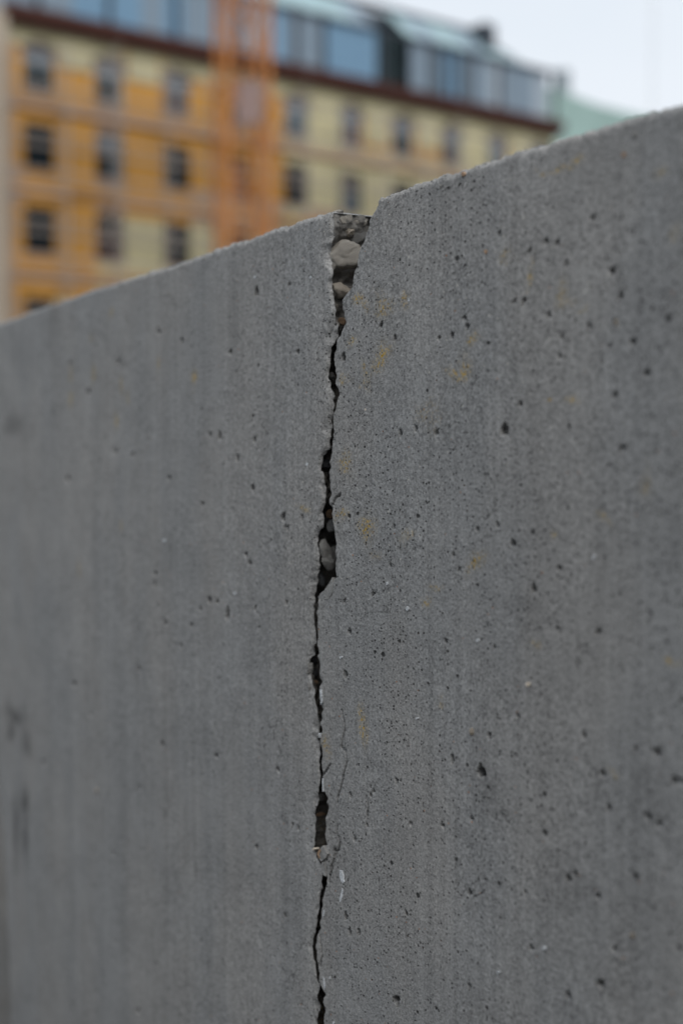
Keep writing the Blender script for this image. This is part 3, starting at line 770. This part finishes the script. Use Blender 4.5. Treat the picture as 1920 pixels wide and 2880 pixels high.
# attic storey: corrugated sheet bays between dark posts, sloping sheeted roof over it
Z0, Z1, Z2 = CORN + .79, 23.85, 25.95
bay = 1.16; nb = int(28.4 / bay); r2 = random.Random(8)
dark_bay = {int(20.0 / bay), int(20.0 / bay) + 1}
for k in range(-1, nb + 5):
    x0 = k * bay + (0 if k >= 0 else .26); x1 = (k + 1) * bay
    if x1 > L1: break
    if k in dark_bay:
        MB().box(x0, x1, .5, .55, Z0, Z1 + .2).build('dark_opening', M['opening'], bld); continue
    m_ = r2.choice(['sheetA', 'sheetA', 'sheetB', 'sheetC', 'sheetC', 'sheetD'])
    b = MB(); n = 6; y = r2.uniform(-.02, .03)
    for i in range(n):
        xa = x0 + (x1 - x0) * i / n; xb = x0 + (x1 - x0) * (i + 1) / n
        b.box(xa + .002, xb - .002, -.15 + y + (.05 if i % 2 else 0), -.05, Z0, Z1)
    b.build('sheet_panel', M[m_], bld)
    ta, tb2 = [Z2 if x <= 28.6 else Z2 - (x - 28.6) / 4.5 * 1.3 for x in (x0, x1)]
    rp = MB()
    t = .06
    rp.v = [(x0 + .01, -.1, Z1 + .01), (x1 - .01, -.1, Z1 + .01), (x1 - .01, 2.2, tb2), (x0 + .01, 2.2, ta)]
    rp.v += [(x, y_, z - t) for x, y_, z in rp.v]
    rp.f = [(0, 1, 2, 3), (7, 6, 5, 4), (0, 4, 5, 1), (1, 5, 6, 2), (2, 6, 7, 3), (3, 7, 4, 0)]; rp.m = [0] * 6
    rp.build('roof_panel', M['roofglass' if r2.random() < .75 else 'sheetA'], bld)
for x in (0.6, 4.06, 7.55, 11.0, 14.5, 16.2, 19.95, 24.8, 28.55, 32.9):
    MB().box(x - .09, x + .09, -.32, -.16, Z0, Z1 + .15).build('post', M['darkpost'], bld)
MB().box(L0, L1, -.3, -.16, Z1 - .02 - .1, Z1 + .06).build('eaves_rail', M['darkpost'], bld)
MB().box(L0, 28.6, 2.05, 2.35, Z2 - .1, Z2 + .14).build('ridge_beam', M['darkpost'], bld)
MB().tube((28.75, 2.2, Z2), (L1, 2.2, 24.66), .14).build('ridge_beam', M['darkpost'], bld)
MB().box(L0, 28.5, 2.36, BD, Z0, Z2 - .2).box(28.5, L1, 2.36, BD, Z0, 24.5).build('attic_core', M['sheetB'], bld)
MB().box(28.3, 29.2, .8, 1.9, 24.6, 26.1).build('ventilation_box', M['darkpost'], bld)

# ------------------------------------------------------------------ scaffolding in front of it
sc = empty('scaffolding', field(-13.7, 62.0), BRZ)
tag(sc, 'tube scaffolding with brown plank decks standing in front of the ochre facade', 'scaffolding')
SY0, SY1, SH = -1.75, -1.15, 19.4
SX_ = [L0 - .5 + 2.57 * k for k in range(14)]
std = MB().tube((0, 0, 0), (0, 0, SH), .05).mesh('standard'); std.materials.append(M['tube'])
led = MB().tube((0, 0, 0), (2.57, 0, 0), .05).mesh('ledger'); led.materials.append(M['tube'])
tran = MB().tube((0, SY0, 0), (0, SY1, 0), .03).mesh('transom'); tran.materials.append(M['tube'])
dk = MB().box(.03, 2.54, SY0 + .05, SY1 - .02, .04, .09).mesh('deck_board'); dk.materials.append(M['board'])
tb = MB().box(.03, 2.54, SY0 - .06, SY0 - .035, .05, .24).mesh('toe_board'); tb.materials.append(M['toe'])
dg = MB().tube((0, SY0 - .07, 0), (2.57, SY0 - .07, 3.5), .025).mesh('diagonal_brace'); dg.materials.append(M['tube'])
LV = [2.0, 5.5, 9.2, 12.85, 16.4]
for i, x in enumerate(SX_):
    for y in (SY0, SY1):
        o = link('standard', std, None, sc); o.location = (x, y, 0)
    for z in LV:
        o = link('transom', tran, None, sc); o.location = (x, 0, z)
    if i == len(SX_) - 1: break
    for j, z in enumerate(LV):
        for dz in (.5, 1.05, 2.1, 2.6):
            o = link('ledger', led, None, sc); o.location = (x, SY0, z + dz)
        o = link('deck_board', dk, None, sc); o.location = (x, 0, z)
        if (i * 7 + j * 3) % 4: o = link('toe_board', tb, None, sc); o.location = (x, 0, z)
        if i % 4 == 1 and j % 2 == 0: o = link('diagonal_brace', dg, None, sc); o.location = (x, 0, z)

# ------------------------------------------------------------------ orange lattice crane mast
cp = field(-3.30, 48.0)
crn = empty('tower_crane', cp, math.atan2(RT.y, RT.x) + math.radians(21))
tag(crn, 'orange lattice crane mast standing in front of the ochre building', 'crane')
S_, HM, SEG = 1.42 / 2, 34.0, 1.5
ch = MB().box(-.075, .075, -.075, .075, 0, HM).mesh('chord'); ch.materials.append(M['crane'])
for sx in (-1, 1):
    for sy in (-1, 1):
        o = link('chord', ch, None, crn); o.location = (sx * S_, sy * S_, 0)
hb = MB().tube((-S_, 0, 0), (S_, 0, 0), .04).mesh('horizontal_strut'); hb.materials.append(M['crane'])
d1 = MB().tube((-S_, 0, 0), (S_, 0, SEG), .04).mesh('lattice_brace'); d1.materials.append(M['crane'])
d2 = MB().tube((S_, 0, 0), (-S_, 0, SEG), .04).mesh('lattice_brace'); d2.materials.append(M['crane'])
k = 0; z = 0.2
while z < HM - SEG:
    for f in range(4):
        a = f * math.pi / 2
        for me in (hb, d1 if k % 2 else d2):
            o = link('horizontal_strut' if me is hb else 'lattice_brace', me, None, crn)
            o.location = (-math.sin(a) * -S_, math.cos(a) * -S_, z); o.rotation_euler = (0, 0, a)
    z += SEG; k += 1
MB().box(-.4, .4, -S_ - .16, -S_ - .09, 12.7, 14.1).build('banner_panel', M['cranegrey'], crn)
ld = MB()
for sx in (-.2, .2): ld.tube((sx, .1, .3), (sx, .1, HM - .5), .025)
for i in range(100): ld.tube((-.2, .1, .5 + i * .33), (.2, .1, .5 + i * .33), .015, 4)
ld.build('ladder', M['crane'], crn)
MB().box(-1.3, 1.3, -1.3, 1.3, 0, .2).build('base_plate', M['darkpost'], crn)
MB().box(-1.0, 1.0, -1.0, 1.0, HM, HM + .5).build('slewing_ring', M['crane'], crn)

# ------------------------------------------------------------------ buildings at either end
nb_ = empty('corner_building', field(-13.7, 62.0), BRZ)
tag(nb_, 'beige rendered building with rounded zinc roof adjoining the ochre block', 'building')
b = MB().box(-16, -1.02, -.6, 12, 0, 20.6)
b.build('wall', M['beige'], nb_)
b = MB(); b.poly_prism([(-16, 20.603), (-1.1, 20.603), (-1.15, 21.4), (-1.5, 22.0), (-2.2, 22.4), (-16, 22.5)], -.5, 11.8); b.build('roof', M['roofgrey'], nb_)
wme = MB().box(0, 1.1, -.64, -.601, 0, 1.7).mesh('window'); wme.materials.append(M['glass'])
for j in range(5):
    for k in range(4):
        o = link('window', wme, None, nb_); o.location = (-3.6 - 3.4 * k, 0, 3.0 + 3.6 * j)

tb_ = empty('green_roofed_building', field(-13.7, 62.0), BRZ)
tag(tb_, 'building with a sloping pale green copper roof beyond the ochre block', 'building')
MB().box(33.45, 60, .4, 13, 0, 17.9).build('wall', M['pale'], tb_)
rf = MB()
st_ = [(33.45, 24.75), (41, 24.0), (60, 24.0)]
for x, zt_ in st_: rf.v += [(x, .2, 17.91), (x, 3.6, zt_), (x, 9, zt_), (x, 13, 17.91)]
rf.f = [(0, 3, 2, 1), (8, 9, 10, 11)]
for k in range(2):
    for i in range(4): rf.f.append((4*k + i, 4*k + (i + 1) % 4, 4*k + 4 + (i + 1) % 4, 4*k + 4 + i)[::-1])
rf.m = [0] * len(rf.f)
ro = rf.build('roof', M['teal'], tb_)
for x in (38.6,):
    MB().box(x, x + .5, 4.2, 5.0, 23.5, 26.0).build('chimney', M['roofgrey'], ro)
wme2 = MB().box(0, 1.1, .36, .399, 0, 1.7).mesh('window'); wme2.materials.append(M['glass'])
for j in range(4):
    for k in range(7):
        o = link('window', wme2, None, tb_); o.location = (35 + 3.4 * k, 0, 3.6 + 3.6 * j)

# slim pale mast far behind the roofs
pm = field(38.7 * 4, 180 * 4 * .995)
am = empty('antenna_mast', pm)
tag(am, 'slim pale antenna mast rising into the overcast sky behind the roofs', 'mast')
M['mastpaint'] = make_plain('pale_mast_paint', (0.75, 0.78, 0.8), 0.05, 0.1)
MB().tube((0, 0, 0), (0, 0, 150), 0.6, 10).tube((0, 0, 150), (0, 0, 300), .45, 10).build('shaft', M['mastpaint'], am)
MB().tube((0, 0, 148), (0, 0, 152), 1.1, 12).build('platform', M['mastpaint'], am)
